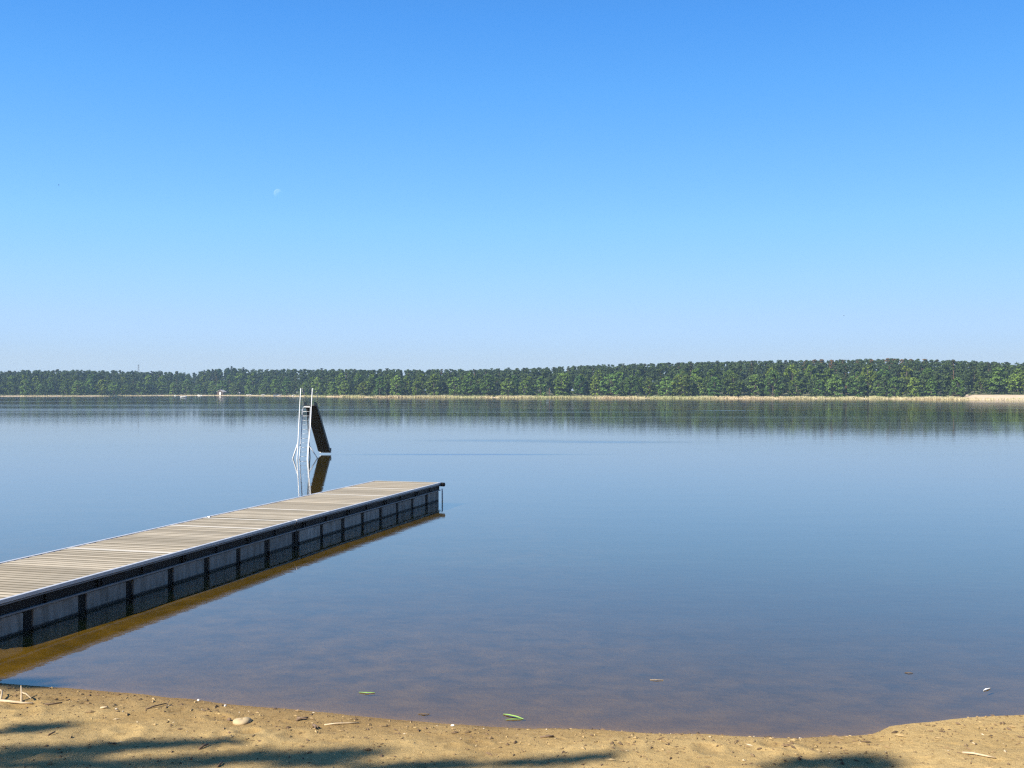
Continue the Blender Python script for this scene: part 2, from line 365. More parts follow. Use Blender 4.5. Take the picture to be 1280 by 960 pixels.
# ------------------------------------------------------------------ trees
def leaf_quads(cent, rad, n, size, flat=1.0, drop=0):
    d = rng.normal(size=(n, 3)); d /= np.linalg.norm(d, axis=1)[:, None]; d *= (rng.random(n)**.45)[:, None]*rad; d[:, 2] *= flat
    c = cent+d
    nn = rng.normal(size=(n, 3)); nn[:, 2] = np.abs(nn[:, 2])+.4; nn += d/rad*1.2; nn /= np.linalg.norm(nn, axis=1)[:, None]
    t = np.cross(nn, rng.normal(size=(n, 3))); t /= np.linalg.norm(t, axis=1)[:, None]; b = np.cross(nn, t)
    s = size*rng.uniform(.6, 1.3, n)[:, None]
    return np.stack([c-t*s-b*s*.6, c+t*s-b*s*.6, c+t*s*.7+b*s*.6, c-t*s*.7+b*s*.6], 1)
def broad_meshes(seed):
    r = random.Random(seed); cr = MB(); tk = MB(); h = 11.
    tk.tube([(0, 0, -.5), (.1, 0, 2), (.05, .1, 5), (.2, 0, 8.5)], [.22, .17, .13, .05], 6)
    W = r.uniform(3.0, 4.5); n = r.randint(52, 66)
    for i in range(n):
        z = r.uniform(.9, h-1.0); k = (z-1)/(h-2); rmax = W*(.8+.5*k-1.15*k*k*k)*r.uniform(.6, 1.1)
        a = r.uniform(0, 6.283); q = r.uniform(.45, 1)**.5
        c = np.array([math.cos(a)*rmax*q, math.sin(a)*rmax*q, z]); rad = r.uniform(.45, 1.15)
        cr.quads(leaf_quads(c, rad, 38, .30, .6))
        if i % 3 == 0: tk.tube([(0.05, 0, max(1.2, z-2)), tuple(c*np.array([.6, .6, 1])-np.array([0, 0, .4])), tuple(c)], [.08, .05, .02], 4)
    return cr.mesh('broadleaf_crown'), tk.mesh('broadleaf_trunk', True)
def pine_meshes(seed):
    r = random.Random(seed); cr = MB(); tk = MB(); h = 16.
    lx, ly = r.uniform(-.4, .4), r.uniform(-.4, .4)
    tk.tube([(0, 0, -.5), (lx*.3, ly*.3, 5), (lx*.7, ly*.7, 10), (lx, ly, 15.4)], [.22, .18, .13, .04], 6)
    for i in range(r.randint(34, 44)):
        z = r.uniform(6.0, h-.4); k = (z-6)/(h-6); rm = 2.6*(1-k**1.6)*r.uniform(.6, 1.15)+.15
        a = r.uniform(0, 6.283); q = r.uniform(.35, 1)
        c = np.array([lx*z/h+math.cos(a)*rm*q, ly*z/h+math.sin(a)*rm*q, z])
        cr.quads(leaf_quads(c, r.uniform(.4, .9), 34, .22, .5))
        if i % 2 == 0: tk.tube([(lx*z/h, ly*z/h, z-.6), tuple(c)], [.06, .02], 4)
    return cr.mesh('pine_crown'), tk.mesh('pine_trunk', True)
def spruce_meshes(seed):
    r = random.Random(seed); cr = MB(); tk = MB(); h = 16.
    tk.tube([(0, 0, -.5), (0, 0, 8), (0, 0, 15.8)], [.2, .13, .03], 6)
    z = 1.5
    while z < h-.2:
        rm = 2.6*(1-(z/h))**.8+.12
        for j in range(7):
            a = r.uniform(0, 6.283); q = r.uniform(.5, 1)
            cr.quads(leaf_quads(np.array([math.cos(a)*rm*q, math.sin(a)*rm*q, z-.25*rm*q]), .35+.22*rm, 14, .2, .5))
        z += .62
    return cr.mesh('spruce_crown'), tk.mesh('spruce_trunk', True)
KINDS = {'broadleaf_tree': ([broad_meshes(i) for i in range(9)], M_leaf, M_bark, 11.),
         'pine_tree': ([pine_meshes(20+i) for i in range(7)], M_needle, M_pinebark, 16.),
         'spruce_tree': ([spruce_meshes(40+i) for i in range(3)], M_needle, M_bark, 16.)}
PROTO = {}
for kname, (ms, lm, bm_, hh) in KINDS.items():
    for cm, tm in ms: cm.materials.append(lm); tm.materials.append(bm_)
def new_tree(kind, k, loc, height, wide, rz, color, label, group):
    ms, lm, bm_, hh = KINDS[kind]; k %= len(ms)
    root = empty(kind, loc, rz); root.scale = (wide*height/hh, wide*height/hh, height/hh)
    c = bpy.data.objects.new('crown', ms[k][0]); t = bpy.data.objects.new('trunk', ms[k][1])
    for q in (c, t): COL.objects.link(q); q.parent = root
    c.color = (*color, 1); tag(root, label, 'tree', group)
    return root
ORD = 'first second third fourth fifth sixth seventh eighth ninth tenth eleventh twelfth thirteenth fourteenth fifteenth sixteenth seventeenth eighteenth nineteenth twentieth'.split()
ORD += ['twenty-'+o for o in ORD[:9]] + ['thirtieth'] + ['thirty-'+o for o in ORD[:9]]
# landmarks on the far shore, by bearing (in pixels of the photograph)
ZONES = [(-50, 229, 'counted from the left end of the shore'), (229, 278, 'right of the white boat'), (278, 372, 'right of the white cottage'),
         (372, 412, 'behind the water slide'), (412, 655, 'right of the water slide'), (655, 905, 'right of the leaning white snag'), (905, 1124, 'right of the middle of the reed belt'),
         (1124, 1205, 'right of the thin white birch'), (1205, 1400, 'behind the sand spit')]
def zone(u):
    for i, (a, b, t) in enumerate(ZONES):
        if a <= u < b: return i
    return 0
def green(base, dv=.25):
    f = 1+random.uniform(-dv, dv); g = random.uniform(-.012, .012)
    return tuple(max(.004, c*f+q) for c, q in zip(base, (g, 0, -g*.3)))
rows = {}
def place(kind, row, r, s, height, color, wide=1):
    rows.setdefault((kind, row), []).append((r, s, height, color, wide))
# water-side row
r = -.552
while r < .552:
    u = 640+1244*r; D = float(far_d(r)); step = random.uniform(6.2, 10)/D
    hgt = np.interp(u, [0, 200, 300, 430, 640, 850, 1000, 1150, 1280], [10, 10.5, 10.5, 10.5, 11.5, 11.5, 11, 10, 10.5])*random.uniform(.72, 1.12)
    place('broadleaf_tree', 'water-side row', r, random.uniform(9, 15)+(17 if u > 1200 else 0), hgt, green(random.choice([(.12, .185, .04), (.10, .165, .04), (.14, .20, .042), (.085, .145, .04), (.125, .195, .045)])), random.uniform(.9, 1.2))
    r += step
r = -.55
while r < .55:
    u = 640+1244*r; D = float(far_d(r)); s = random.uniform(28, 42)
    ztop = 3.45+(488-(top_px(r)+np.interp(u, [0, 400, 700, 1000, 1280], [5, 6, 7, 7, 9])+random.uniform(-2.5, 3)))*(D+s)/1244
    hgt = max(9, ztop-float(hill(r, s)))
    pine = random.random() < .25
    if pine: place('pine_tree', 'middle row', r, s+(8 if u > 1200 else 0), hgt, green((.05, .075, .028)))
    else: place('broadleaf_tree', 'middle row', r, s, hgt, green(random.choice([(.10, .155, .028), (.08, .13, .026), (.125, .175, .03)])), random.uniform(.85, 1.1))
    r += random.uniform(6.5, 10)/D
r = -.55
while r < .55:
    u = 640+1244*r; D = float(far_d(r)); s = random.uniform(80, 115)
    spr = 255 < u < 312
    if spr: s = random.uniform(45, 60)
    ztop = 3.45+(488-(top_px(r)+(random.uniform(-2.2, 1.6) if spr else random.uniform(-.6, 1.8))))*(D+s)/1244
    hgt = ztop-float(hill(r, s))
    red = 1000 < u < 1230 and random.random() < .75
    col = green((.125, .085, .042)) if red else green(random.choice([(.038, .056, .028), (.05, .066, .028), (.043, .056, .032)]))
    if spr: place('spruce_tree', 'ridge', r, s, hgt, green((.022, .045, .024)), 1.0)
    else: place('pine_tree', 'ridge', r, s, hgt, col, random.uniform(1.0, 1.35))
    r += random.uniform(2.8, 8.6)/(D+s)*(.75 if spr else 1)
NAMES = {('broadleaf_tree', 'water-side row'): 'broadleaf tree in the water-side row', ('broadleaf_tree', 'middle row'): 'broadleaf tree of the middle row',
         ('pine_tree', 'middle row'): 'pine rising from the middle row', ('pine_tree', 'ridge'): 'pine on the skyline ridge', ('spruce_tree', 'ridge'): 'pointed spruce on the skyline'}
seen_cols = 0
for (kind, row), L_ in rows.items():
    L_.sort(); cnt = {}
    for i, (r, s, hgt, color, wide) in enumerate(L_):
        z = zone(640+1244*r); cnt[z] = cnt.get(z, 0)+1
        lab = f'{ORD[cnt[z]-1]} {NAMES[(kind, row)]}, {ZONES[z][2]}'
        new_tree(kind, i*5+len(row), far_pt(r, s), hgt, wide, random.uniform(0, 6.28), color, lab, NAMES[(kind, row)].replace('tree ', 'trees ').replace('pine ', 'pines ').replace('spruce ', 'spruces '))
# the wood behind and between: one mass
wood = MB(); wt = []
def mass_tree(x, y, z, h, W, lo):
    for i in range(22):
        k = random.uniform(0, 1)**.75; zz = z+lo+(h-lo-.6)*k; rm = W*(1-k**2.5)*random.uniform(.3, 1)+.3; a = random.uniform(0, 6.283)
        wood.quads(leaf_quads(np.array([x+math.cos(a)*rm, y+math.sin(a)*rm, zz]), random.uniform(.6, 1.3), 28, .40, .6))
r = -.62
while r < .62:
    D = float(far_d(r))
    for s0, off in ((20+(18 if 640+1244*r > 1195 else 0), 12), (52, 4.5), (66, 3.0), (84, 2.4), (100, 1.6), (124, .8), (140, .6), (155, .5), (134, .3), (165, .3), (44, 99), (72, 99), (110, 99)):
        pass
        s = s0+random.uniform(-6, 6); q = r+random.uniform(-3, 3)/D
        zt = 3.45+(488-(top_px(q)+off+random.uniform(-.4, 1.6)))*(D+s)/1244; x, y, z = far_pt(q, s)
        if s0 in (20, 38) or off == 99: zt = z+random.uniform(7, 10)
        mass_tree(x, y, z, max(4, zt-z), random.uniform(2.2, 3.4), .6)
    r += 4.2/D
forest = wood.build('forest', M_leaf); forest.color = (.058, .086, .03, 1)
tag(forest, 'dark mass of woodland filling in behind the separate trees', 'forest', kind='stuff')
# low bushes at the feet of the water-side row
bush = MB(); r = -.6
while r < .6:
    x, y, z = far_pt(r, random.uniform(6.5, 10)+(17 if 640+1244*r > 1195 else 0)); hh = random.uniform(.5, 1.7)
    for j in range(3): bush.quads(leaf_quads(np.array([x+random.uniform(-1, 1), y+random.uniform(-.6, .6), z+hh*.45]), hh*.75, 18, .2, .75))
    r += random.uniform(1.6, 3.6)/float(far_d(r))
ug = bush.build('undergrowth', M_leaf); ug.color = (.075, .105, .03, 1); tag(ug, 'low green undergrowth between reeds and far trees', 'undergrowth', kind='stuff')

# bare white trunks
def snag(u, s, pts, rad, label, name, branches=()):
    x, y, z = far_pt((u-640)/1244, s); o = empty(name, (x, y, z))
    MB().tube(pts, rad, 6).build('trunk', M_snag, o, True)
    for b in branches: MB().tube(b, [.07, .03], 5).build('branch', M_snag, o, True)
    tag(o, label, 'tree'); return o
snag(655, 7.5, [(.3, 0, -.4), (.1, 0, 2.2), (-.15, 0, 4.0), (-.75, 0, 5.6), (-1.0, 0, 6.2)], [.2, .17, .15, .1, .03], 'leaning white dead trunk standing at the edge of the far wood', 'dead_tree',
     [[(-.15, 0, 4.0), (.8, .1, 4.9)], [(.0, 0, 3.2), (1.2, 0, 3.9)], [(-.4, 0, 4.8), (-.5, .2, 6.4)]])
snag(1124, 17, [(0, 0, -.4), (.05, 0, 2.5), (-.05, 0, 5.2), (0, 0, 7.0)], [.08, .07, .05, .02], 'thin white birch trunk at the wood edge left of the sand spit', 'birch_trunk', [[(0, 0, 4.8), (.5, 0, 6.0)]])
snag(1154, 17, [(0, 0, -.4), (-.05, 0, 4), (.05, 0, 7), (0, 0, 9)], [.08, .07, .06, .02], 'taller grey white trunk showing among trees by the sand spit', 'birch_trunk', [[(0, 0, 6), (-.5, 0, 7.2)]])
snag(378, 8, [(0, 0, -.4), (.05, 0, 3), (0, 0, 5.5), (.05, 0, 7)], [.13, .11, .08, .03], 'slim pale trunk behind the handrails of the water slide', 'birch_trunk')

# ------------------------------------------------------------------ far small things
M_white = simple('white_paint', (.72, .72, .70), (.82, .82, .80), 2, .45, .05, .004)
M_blue = simple('blue_paint', (.08, .16, .35), (.12, .22, .42), 2, .5, .05, .004)
M_darkwood = simple('dark_boards', (.05, .035, .025), (.11, .075, .05), 2, .8, .3, .01)
M_roof = simple('pale_roofing', (.36, .355, .35), (.46, .455, .45), 1, .6, .1, .01)
M_glass = simple('dark_glass', (.02, .025, .03), (.03, .035, .04), 1, .1, 0)
def boat(loc, rz, L_, label, hullm=None, group=None):
    o = empty('rowing_boat', loc, rz); hullm = hullm or M_white
    V = []; k = 9; F = []
    for i in range(k):
        t = i/(k-1); wd = .28*L_*math.sin(math.pi*(.12+.80*t)**.9)**.7 if t < 1 else .02
        wd = max(wd, .02); x = (t-.45)*L_; sh = .42+.22*t*t
        V += [(x, -wd, sh), (x, -wd*.75, .08), (x, 0, -.06), (x, wd*.75, .08), (x, wd, sh), (x, wd*.9, sh), (x, wd*.65, .16), (x, 0, .05), (x, -wd*.65, .16), (x, -wd*.9, sh)]
    for i in range(k-1):
        for j in range(10): F.append((i*10+j, i*10+(j+1) % 10, (i+1)*10+(j+1) % 10, (i+1)*10+j))
    F += [tuple(range(9, -1, -1)), tuple((k-1)*10+j for j in range(10))]
    MB().add(V, F).build('hull', hullm, o, True)
    for t in (-.15, .15): MB().box((t*L_-.14, -.24*L_, .34), (t*L_+.14, .24*L_, .38)).build('seat', M_darkwood, o)
    tag(o, label, 'boat', group); return o
def wpt(u, y, z=0):
    d = 1244*(H-z)/(y-488); return ((u-640)/1244*d, d, z)
x, y, z = wpt(229, 496.9); boat((x, y, .02), R(8), 3.0, 'white rowing boat afloat off the left far shore')
x, y, z = wpt(249.5, 494.75); boat((x, y, .02), R(160), 2.8, 'pale boat lying at the far water edge left of the cottage')
def buoy(u, y, label):
    x, y, z = wpt(u, y); o = empty('buoy', (x, y, 0))
    pr = [(0, -.2), (.3, -.1), (.42, .15), (.34, .42), (.12, .55), (.08, .75), (0, .8)]
    V = []; F = []; k = 10
    for rr_, zz in pr: V += [(rr_*math.cos(6.283*j/k), rr_*math.sin(6.283*j/k), zz) for j in range(k)]
    for i in range(len(pr)-1):
        for j in range(k): F.append((i*k+j, i*k+(j+1) % k, (i+1)*k+(j+1) % k, (i+1)*k+j))
    MB().add(V, F).build('float', M_white, o, True); tag(o, label, 'buoy')
buoy(219, 494.9, 'small pale buoy on the water just left of the white boat')
# boats drawn up on the little sand beach left of the slide
for i, (u, s, rz, hm, lab) in enumerate([(311, 3, 20, None, 'white boat drawn up alone on the shore left of the little far beach'), (329, 5, 70, None, 'white boat at the left end of the little far beach'),
        (345, 2, 15, M_blue, 'blue boat drawn up on the little far beach'), (350, 4, 60, None, 'white boat beside the blue boat on the little far beach'), (367, 5, 80, None, 'white boat on the right part of the little far beach')]):
    x, y, z = far_pt((u-640)/1244, s); boat((x, y, z+.08), R(rz), 3.2, lab, hm, 'boats drawn up on the far beach')
def hut(u, s, wd, dp, wall_h, label, name, wallm, roofm):
    x, y, z = far_pt((u-640)/1244, s); o = empty(name, (x, y, z), R(-12)); a, b = wd/2, dp/2; rh = wall_h+wd*.28
    w_ = MB(); w_.box((-a, -b, -.5), (a, b, wall_h)); w_.add([(-a, -b, wall_h+.002), (a, -b, wall_h+.002), (0, -b, rh), (-a, b, wall_h+.002), (a, b, wall_h+.002), (0, b, rh)], [(0, 1, 2), (5, 4, 3), (0, 2, 5, 3), (1, 4, 5, 2)])
    w_.build('wall', wallm, o)
    rf = MB()
    for sg in (-1, 1):
        e = .35; p0 = Vector((sg*(a+e), 0, wall_h-e*.56+.03)); p1 = Vector((0, 0, rh+.03)); n_ = Vector((sg*.49, 0, .87))*.12
        V = [(p.x+q.x, yy, p.z+q.z) for q in (Vector((0, 0, 0)), n_) for p in (p0, p1) for yy in (-b-e, b+e)]
        rf.add(V, [(0, 1, 3, 2), (4, 6, 7, 5), (0, 4, 5, 1), (2, 3, 7, 6), (0, 2, 6, 4), (1, 5, 7, 3)])
    rf.build('roof', roofm, o)
    MB().box((-.4, -b-.04, 0), (.4, -b+.02, 1.95)).build('door', M_darkwood if wallm is not M_darkwood else M_white, o)
    MB().box((a*.45, -b-.03, 1.0), (a*.8, -b+.02, 1.7)).build('window', M_glass, o)
    tag(o, label, 'cottage'); return o
hut(277, 9, 4.4, 4.0, 2.1, 'dark cottage with a pale roof at the far water edge', 'cottage', M_darkwood, M_roof)
hut(299, 13, 1.3, 1.4, 1.7, 'tiny white hut among the trees right of the dark cottage', 'hut', M_white, M_white)
# lattice mast above the trees
M_steel = simple('grey_steel', (.20, .21, .22), (.28, .29, .30), 2, .5, .05, .004, .3)
x, y, z = far_pt((173-640)/1244, 150); mo = empty('radio_mast', (x, y, z)); mm = MB(); top = 3.45+(488-452.5)*y/1244-z
for sx_, sy_ in ((-1, -1), (1, -1), (1, 1), (-1, 1)): mm.tube([(sx_*.9, sy_*.9, -.3), (sx_*.25, sy_*.25, top-2)], .07, 5)
k = 0
zz = 1.
while zz < top-3:
    q = .9-(.65)*zz/(top-2); q2 = .9-(.65)*(zz+1.6)/(top-2)
    for (a, b) in (((-1, -1), (1, -1)), ((1, -1), (1, 1)), ((1, 1), (-1, 1)), ((-1, 1), (-1, -1))): mm.tube([(a[0]*q, a[1]*q, zz), (b[0]*q2, b[1]*q2, zz+1.6)], .04, 4)
    zz += 1.6
mm.build('lattice', M_steel, mo); MB().tube([(0, 0, top-2), (0, 0, top)], .05, 5).build('antenna', M_steel, mo)
MB().box((-1.1, -.08, top-2.6), (1.1, .08, top-2.4)).build('crossarm', M_steel, mo)
tag(mo, 'thin lattice mast showing just above the left far trees', 'mast')

# ------------------------------------------------------------------ floating pier
def wood_deck(name, dark, light, grain=1):
    m, n, l, p = mat(name); t = n.new('ShaderNodeTexCoord'); g = n.new('ShaderNodeNewGeometry')
    mv = mapping(n, l, t.outputs['Object'], (2.0, 34, 10)); a = noise(n, l, mv.outputs[0], 1, 5, .65)
    b = noise(n, l, t.outputs['Object'], .8, 4)
    r = ramp(n, l, g.outputs['Random Per Island'], [(0, dark), (.5, tuple((x+y)/2 for x, y in zip(dark, light))), (1, light)])
    c = mixc(n, l, .55, r.outputs[0], ramp(n, l, a.outputs[0], [(.3, .55), (.65, 1.1)]).outputs[0], 'MULTIPLY')
    c = mixc(n, l, .6, c, ramp(n, l, b.outputs[0], [(.35, (.88, .89, .9)), (.65, (1.04, 1.02, .99))]).outputs[0], 'MULTIPLY')
    # upright board faces painted dark to stand in for shade in the gaps
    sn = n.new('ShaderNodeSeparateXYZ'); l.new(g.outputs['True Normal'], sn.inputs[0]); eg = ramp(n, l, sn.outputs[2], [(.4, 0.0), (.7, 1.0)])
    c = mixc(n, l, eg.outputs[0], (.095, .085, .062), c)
    l.new(c, p.inputs['Base Color']); p.inputs['Roughness'].default_value = .8; bump(n, l, a.outputs[0], .4, .004, p)
    return m
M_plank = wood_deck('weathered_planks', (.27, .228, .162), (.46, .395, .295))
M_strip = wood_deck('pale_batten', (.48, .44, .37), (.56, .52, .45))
M_alu = simple('aluminium_edge', (.46, .46, .47), (.55, .55, .56), 4, .45, .05, .003, .25)
M_fascia = simple('dark_channel', (.007, .007, .008), (.016, .016, .017), 3, .6, .2, .004, 0, (1, 1, 1))
M_flange = simple('grey_flange', (.15, .15, .15), (.22, .22, .22), 3, .5, .1, .003)
for m_ in (M_fascia,): m_.node_tree.nodes['Principled BSDF'].inputs['Specular IOR Level'].default_value = .12
def float_material():
    m, n, l, p = mat('float_concrete'); t = n.new('ShaderNodeTexCoord'); g = n.new('ShaderNodeNewGeometry')
    a = noise(n, l, mapping(n, l, t.outputs['Object'], (4, 4, .7)).outputs[0], 2, 6, .7)
    r = ramp(n, l, a.outputs[0], [(.36, (.17, .155, .13)), (.55, (.33, .305, .27)), (.7, (.41, .38, .34))])
    oi = n.new('ShaderNodeObjectInfo'); v = ramp(n, l, oi.outputs['Random'], [(0, .72), (1, 1.15)])
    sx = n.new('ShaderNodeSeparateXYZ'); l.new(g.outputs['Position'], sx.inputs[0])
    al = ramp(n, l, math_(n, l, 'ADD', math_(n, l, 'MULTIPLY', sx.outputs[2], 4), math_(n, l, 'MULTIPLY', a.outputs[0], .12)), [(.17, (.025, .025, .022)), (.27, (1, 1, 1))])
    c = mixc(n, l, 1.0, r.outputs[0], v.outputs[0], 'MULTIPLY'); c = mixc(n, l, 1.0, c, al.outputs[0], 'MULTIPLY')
    l.new(c, p.inputs['Base Color']); p.inputs['Roughness'].default_value = .7; bump(n, l, a.outputs[0], .2, .01, p); return m
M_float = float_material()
M_rubber_shade = simple('rubber_and_gap_shade', (.008, .008, .008), (.016, .016, .017), 4, .6, .1, .003)  # bumper rubber, also the black that paints shade between pontoons
M_rubber_shade.node_tree.nodes['Principled BSDF'].inputs['Specular IOR Level'].default_value = .1
a0, b0 = .27425, -10.8607
yj = 23.08/1.0370; xj = a0*yj+b0-.05
ANG = math.atan(a0)
pier = empty('floating_pier', (xj, yj, 0), -ANG)     # local +y runs out along the pier, local -x is the far side
tag(pier, 'long floating wooden pier on grey pontoons, reaching from the left into the lake', 'pier')
W_ = 2.29; ZT = .55
def module(y0, y1, bend, floats, strips, outer):
    """y0..y1 along the pier (0 at the joint)."""
    cb, sb = math.cos(bend), math.sin(bend)
    def fin(mb, name, m, smooth=False, bevel=0):
        for v in mb.v:
            x_, y_ = v[:, 0].copy(), v[:, 1].copy(); v[:, 0] = cb*x_-sb*y_; v[:, 1] = sb*x_+cb*y_
        return mb.build(name, m, pier, smooth, bevel)
    d = MB(); y = y0+.03; L_ = [s for s in strips]
    st = []
    while y < y1-.2:
        hit = [s for s in L_ if abs(s-(y+.08)) < .085]
        e = random.uniform(-.002, .002)
        if hit:
            st.append(y); L_.remove(hit[0])
        else:
            d.box((-W_+.07, y, ZT-.045), (-.07, y+.118, ZT-.003+e))
        y += .16
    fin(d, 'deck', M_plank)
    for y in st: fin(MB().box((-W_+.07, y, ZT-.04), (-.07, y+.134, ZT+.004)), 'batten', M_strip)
    for x0, x1 in ((-W_, -W_+.068), (-.068, 0)):
        fin(MB().box((x0, y0, ZT-.05), (x1, y1, ZT+.008)), 'edge_trim', M_alu, bevel=.006)
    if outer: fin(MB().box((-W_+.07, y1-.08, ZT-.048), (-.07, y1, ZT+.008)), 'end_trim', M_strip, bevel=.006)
    for sgn, xo in ((1, 0), (-1, -W_)):
        fin(MB().box((xo-.09*sgn if sgn > 0 else xo+.05, y0+.01, .335), (xo-.05 if sgn > 0 else xo+.09, y1-.01, ZT-.055)), 'side_beam', M_fascia)
        lo, hi = (xo-.088, xo-.004) if sgn > 0 else (xo+.004, xo+.088)
        fin(MB().box((lo, y0+.01, .305), (hi, y1-.01, .332)), 'lower_flange', M_flange, bevel=.003)
        fin(MB().box((lo, y0+.01, ZT-.075), (hi, y1-.01, ZT-.057)), 'upper_flange', M_flange)
    fin(MB().box((-W_/2-.15, y0+.02, .05), (-W_/2+.15, y1-.02, .47)), 'gap_blocker', M_fascia)  # added beam: keeps sunlit water from showing through between the pontoons
    # cross joists and brackets
    y = y0+.5; jb = MB()
    while y < y1-.3:
        jb.box((-W_+.1, y, .36), (-.1, y+.08, ZT-.06)); y += .8
    fin(jb, 'joists', M_fascia)
    y = y0+.35
    k = 0
    while y < y1-.2:
        br = MB()
        if k % 2 == 0:
            br.box((-.05, y, .335), (-.012, y+.05, ZT-.078)); br.box((-.05, y+.09, .36), (-.006, y+.15, ZT-.09)); br.tube([(-.05, y+.07, .43), (.008, y+.07, .43)], .022, 8)
        else: br.box((-.05, y, .335), (-.02, y+.025, ZT-.078))
        fin(br, 'bracket', M_fascia); y += 1.16; k += 1
    fs = sorted(floats)
    for (p, q) in zip(fs[:-1], fs[1:]): fin(MB().box((-W_+.14, p[1]+.01, -.1), (-.06, q[0]-.01, .30)), 'gap_shade', M_rubber_shade)  # black fill standing in for the shade of the open gaps
    fin(MB().box((-W_+.14, (fs[0][0]-.15) if outer else fs[-1][1]+.004, -.1), (-.055, (fs[0][0]-.004) if outer else fs[-1][1]+.15, .30)), 'gap_shade', M_rubber_shade)
    for (f0, f1) in floats:
        j_ = random.uniform(-.012, .012); h_ = random.uniform(-.012, .003)
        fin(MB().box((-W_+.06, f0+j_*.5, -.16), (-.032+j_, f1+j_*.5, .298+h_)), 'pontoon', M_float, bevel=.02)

B = R(.55)
fl = [(.17, 1.19)]+[(1.375+1.155*i, 1.375+1.155*i+.98) for i in range(6)]+[(8.32, 9.28)]
module(.012, 9.40, -B, fl, [24.75-23.08, 28.29-23.08, 9.1-1.9+.0], True)
fl1 = [(-b, -a) for a, b in fl]
module(-9.40, -.012, B, fl1, [-.10, 21.61-23.08, 18.45-23.08], False)
# shore gangway
gm = MB(); y = -13.6
while y < -9.5: gm.box((-W_+.3, y, ZT-.06), (-.3, y+.132, ZT-.01)); y += .14
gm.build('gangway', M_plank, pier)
for x_ in (-W_+.3, -.38): MB().box((x_, -13.7, .26), (x_+.08, -9.45, ZT-.065)).build('gangway_beam', M_fascia, pier)
# end fittings
ex, ey = math.sin(B)*9.4, math.cos(B)*9.4
MB().tube([(ex-.10, ey+.08, ZT-.06), (ex+.10, ey+.03, ZT-.06)], .062, 14).build('bumper', M_rubber_shade, pier, True)
MB().tube([(ex+.03, ey+.02, .36), (ex+.04, ey+.02, .30), (ex+.04, ey+.02, -.3)], .022, 8).build('guide_pole', M_white, pier, True)

# ------------------------------------------------------------------ water slide
M_tube = simple('white_tube', (.58, .59, .60), (.68, .69, .69), 3, .35, .03, .003)
M_galv = simple('galvanised_tube', (.30, .33, .37), (.42, .45, .48), 3, .45, .05, .003, .3)
M_chute = simple('dark_laminate', (.008, .008, .009), (.016, .016, .016), 2, .45, .1, .004)
sl = empty('water_slide', (-10.5, 50.5, 0)); tag(sl, 'tall water slide with white ladder rails and dark chute standing in the lake', 'water slide')
o_ = Vector((10.5, -50.5, 0))
def T(*p): return Vector(p)+o_
def tub(name, pts, r_, m, parent=sl, k=10): return MB().tube([T(*p) for p in pts], r_, k).build(name, m, parent, True)
bd = gz(-10.5, 50.3)
for X0, X1, X2 in ((-10.78, -10.80, -10.83), (-10.235, -10.215, -10.235)):
    tub('handrail', [(X0, 49.72, bd-.1), (X0, 49.93, 0), (X0+.0, 50.15, .75), (X1, 50.42, 1.55), (X2, 50.82, 2.75), (X2, 51.02, 3.50), (X2, 51.06, 3.56)], [.024]*4+[.02]*3, M_tube)
for X0 in (-10.69, -10.30):
    tub('stringer', [(X0-.0, 49.86, bd-.1), (X0, 50.08, 0), (X0, 50.9, 2.58)], .026, M_galv)
zz = .12; k = 0
while zz < 2.4:
    yy = 50.08+zz*.82/2.58
    tub('rung', [(-10.69, yy, zz), (-10.30, yy, zz)], .010, M_galv if zz < 2.0 else M_tube); zz += .225
tub('top_hoop', [(-10.71, 50.82, 2.2), (-10.71, 50.9, 2.45), (-10.69, 50.93, 2.56), (-10.64, 50.95, 2.6), (-10.34, 50.95, 2.6), (-10.29, 50.93, 2.56)], .028, M_tube)
# chute
c0, c1, c2 = Vector((-10.36, 51.2, 2.62)), Vector((-10.14, 53.55, .16)), Vector((-10.11, 53.95, .10))
ch = MB(); V = []; F = []
acr = Vector((1, -.14, 0)).normalized()
ST = [Vector((-10.39, 50.98, 2.66)), c0]+[c0.lerp(c1, t) for t in (.25, .5, .75, .93)]+[c1, c2]
for i, p in enumerate(ST):
    t = (ST[min(i+1, len(ST)-1)]-ST[max(i-1, 0)]).normalized(); nn = acr.cross(t).normalized()
    hw = .30+.03*i/(len(ST)-1); wh = .22
    for (aa, bb) in ((-hw, wh), (-hw, 0.05), (-hw+.06, 0), (hw-.06, 0), (hw, .05), (hw, wh), (hw-.03, wh), (hw-.03, .07), (hw-.08, .03), (-hw+.08, .03), (-hw+.03, .07), (-hw+.03, wh)):
        V.append(T(*(p+acr*aa+nn*bb)))
k = 12
for i in range(len(ST)-1):
    for j in range(k): F.append((i*k+j, (i+1)*k+j, (i+1)*k+(j+1) % k, i*k+(j+1) % k))
F += [tuple(range(k)), tuple(range((len(ST)-1)*k, len(ST)*k))[::-1]]
ch.add(V, F).build('chute', M_chute, sl)
tub('chute_lip', [c2+acr*-.32+Vector((0, .02, -.01)), c2+acr*.32+Vector((0, .02, -.01))], .022, M_tube)
for sg in (-1, 1):
    X2 = -10.83 if sg < 0 else -10.235; e = c0+acr*.29*sg
    tub('grab_rail', [(X2, 51.02, 3.45), (X2+.05, 51.2, 3.5), (X2+.16 if sg > 0 else X2+.1, 51.42, 3.3), (e.x+.05, e.y+.25, 2.75)], .014, M_galv)
tub('brace', [(-10.78, 50.18, .82), (-11.13, 50.55, 0), (-11.33, 50.76, -.5)], .03, M_tube)
tub('brace', [(-10.235, 50.18, .70), (-9.92, 50.75, 0), (-9.78, 51.0, -.4)], .026, M_tube)
tub('back_leg', [(-10.5, 51.0, 2.5), (-10.42, 51.5, bd-.1)], .028, M_fascia)

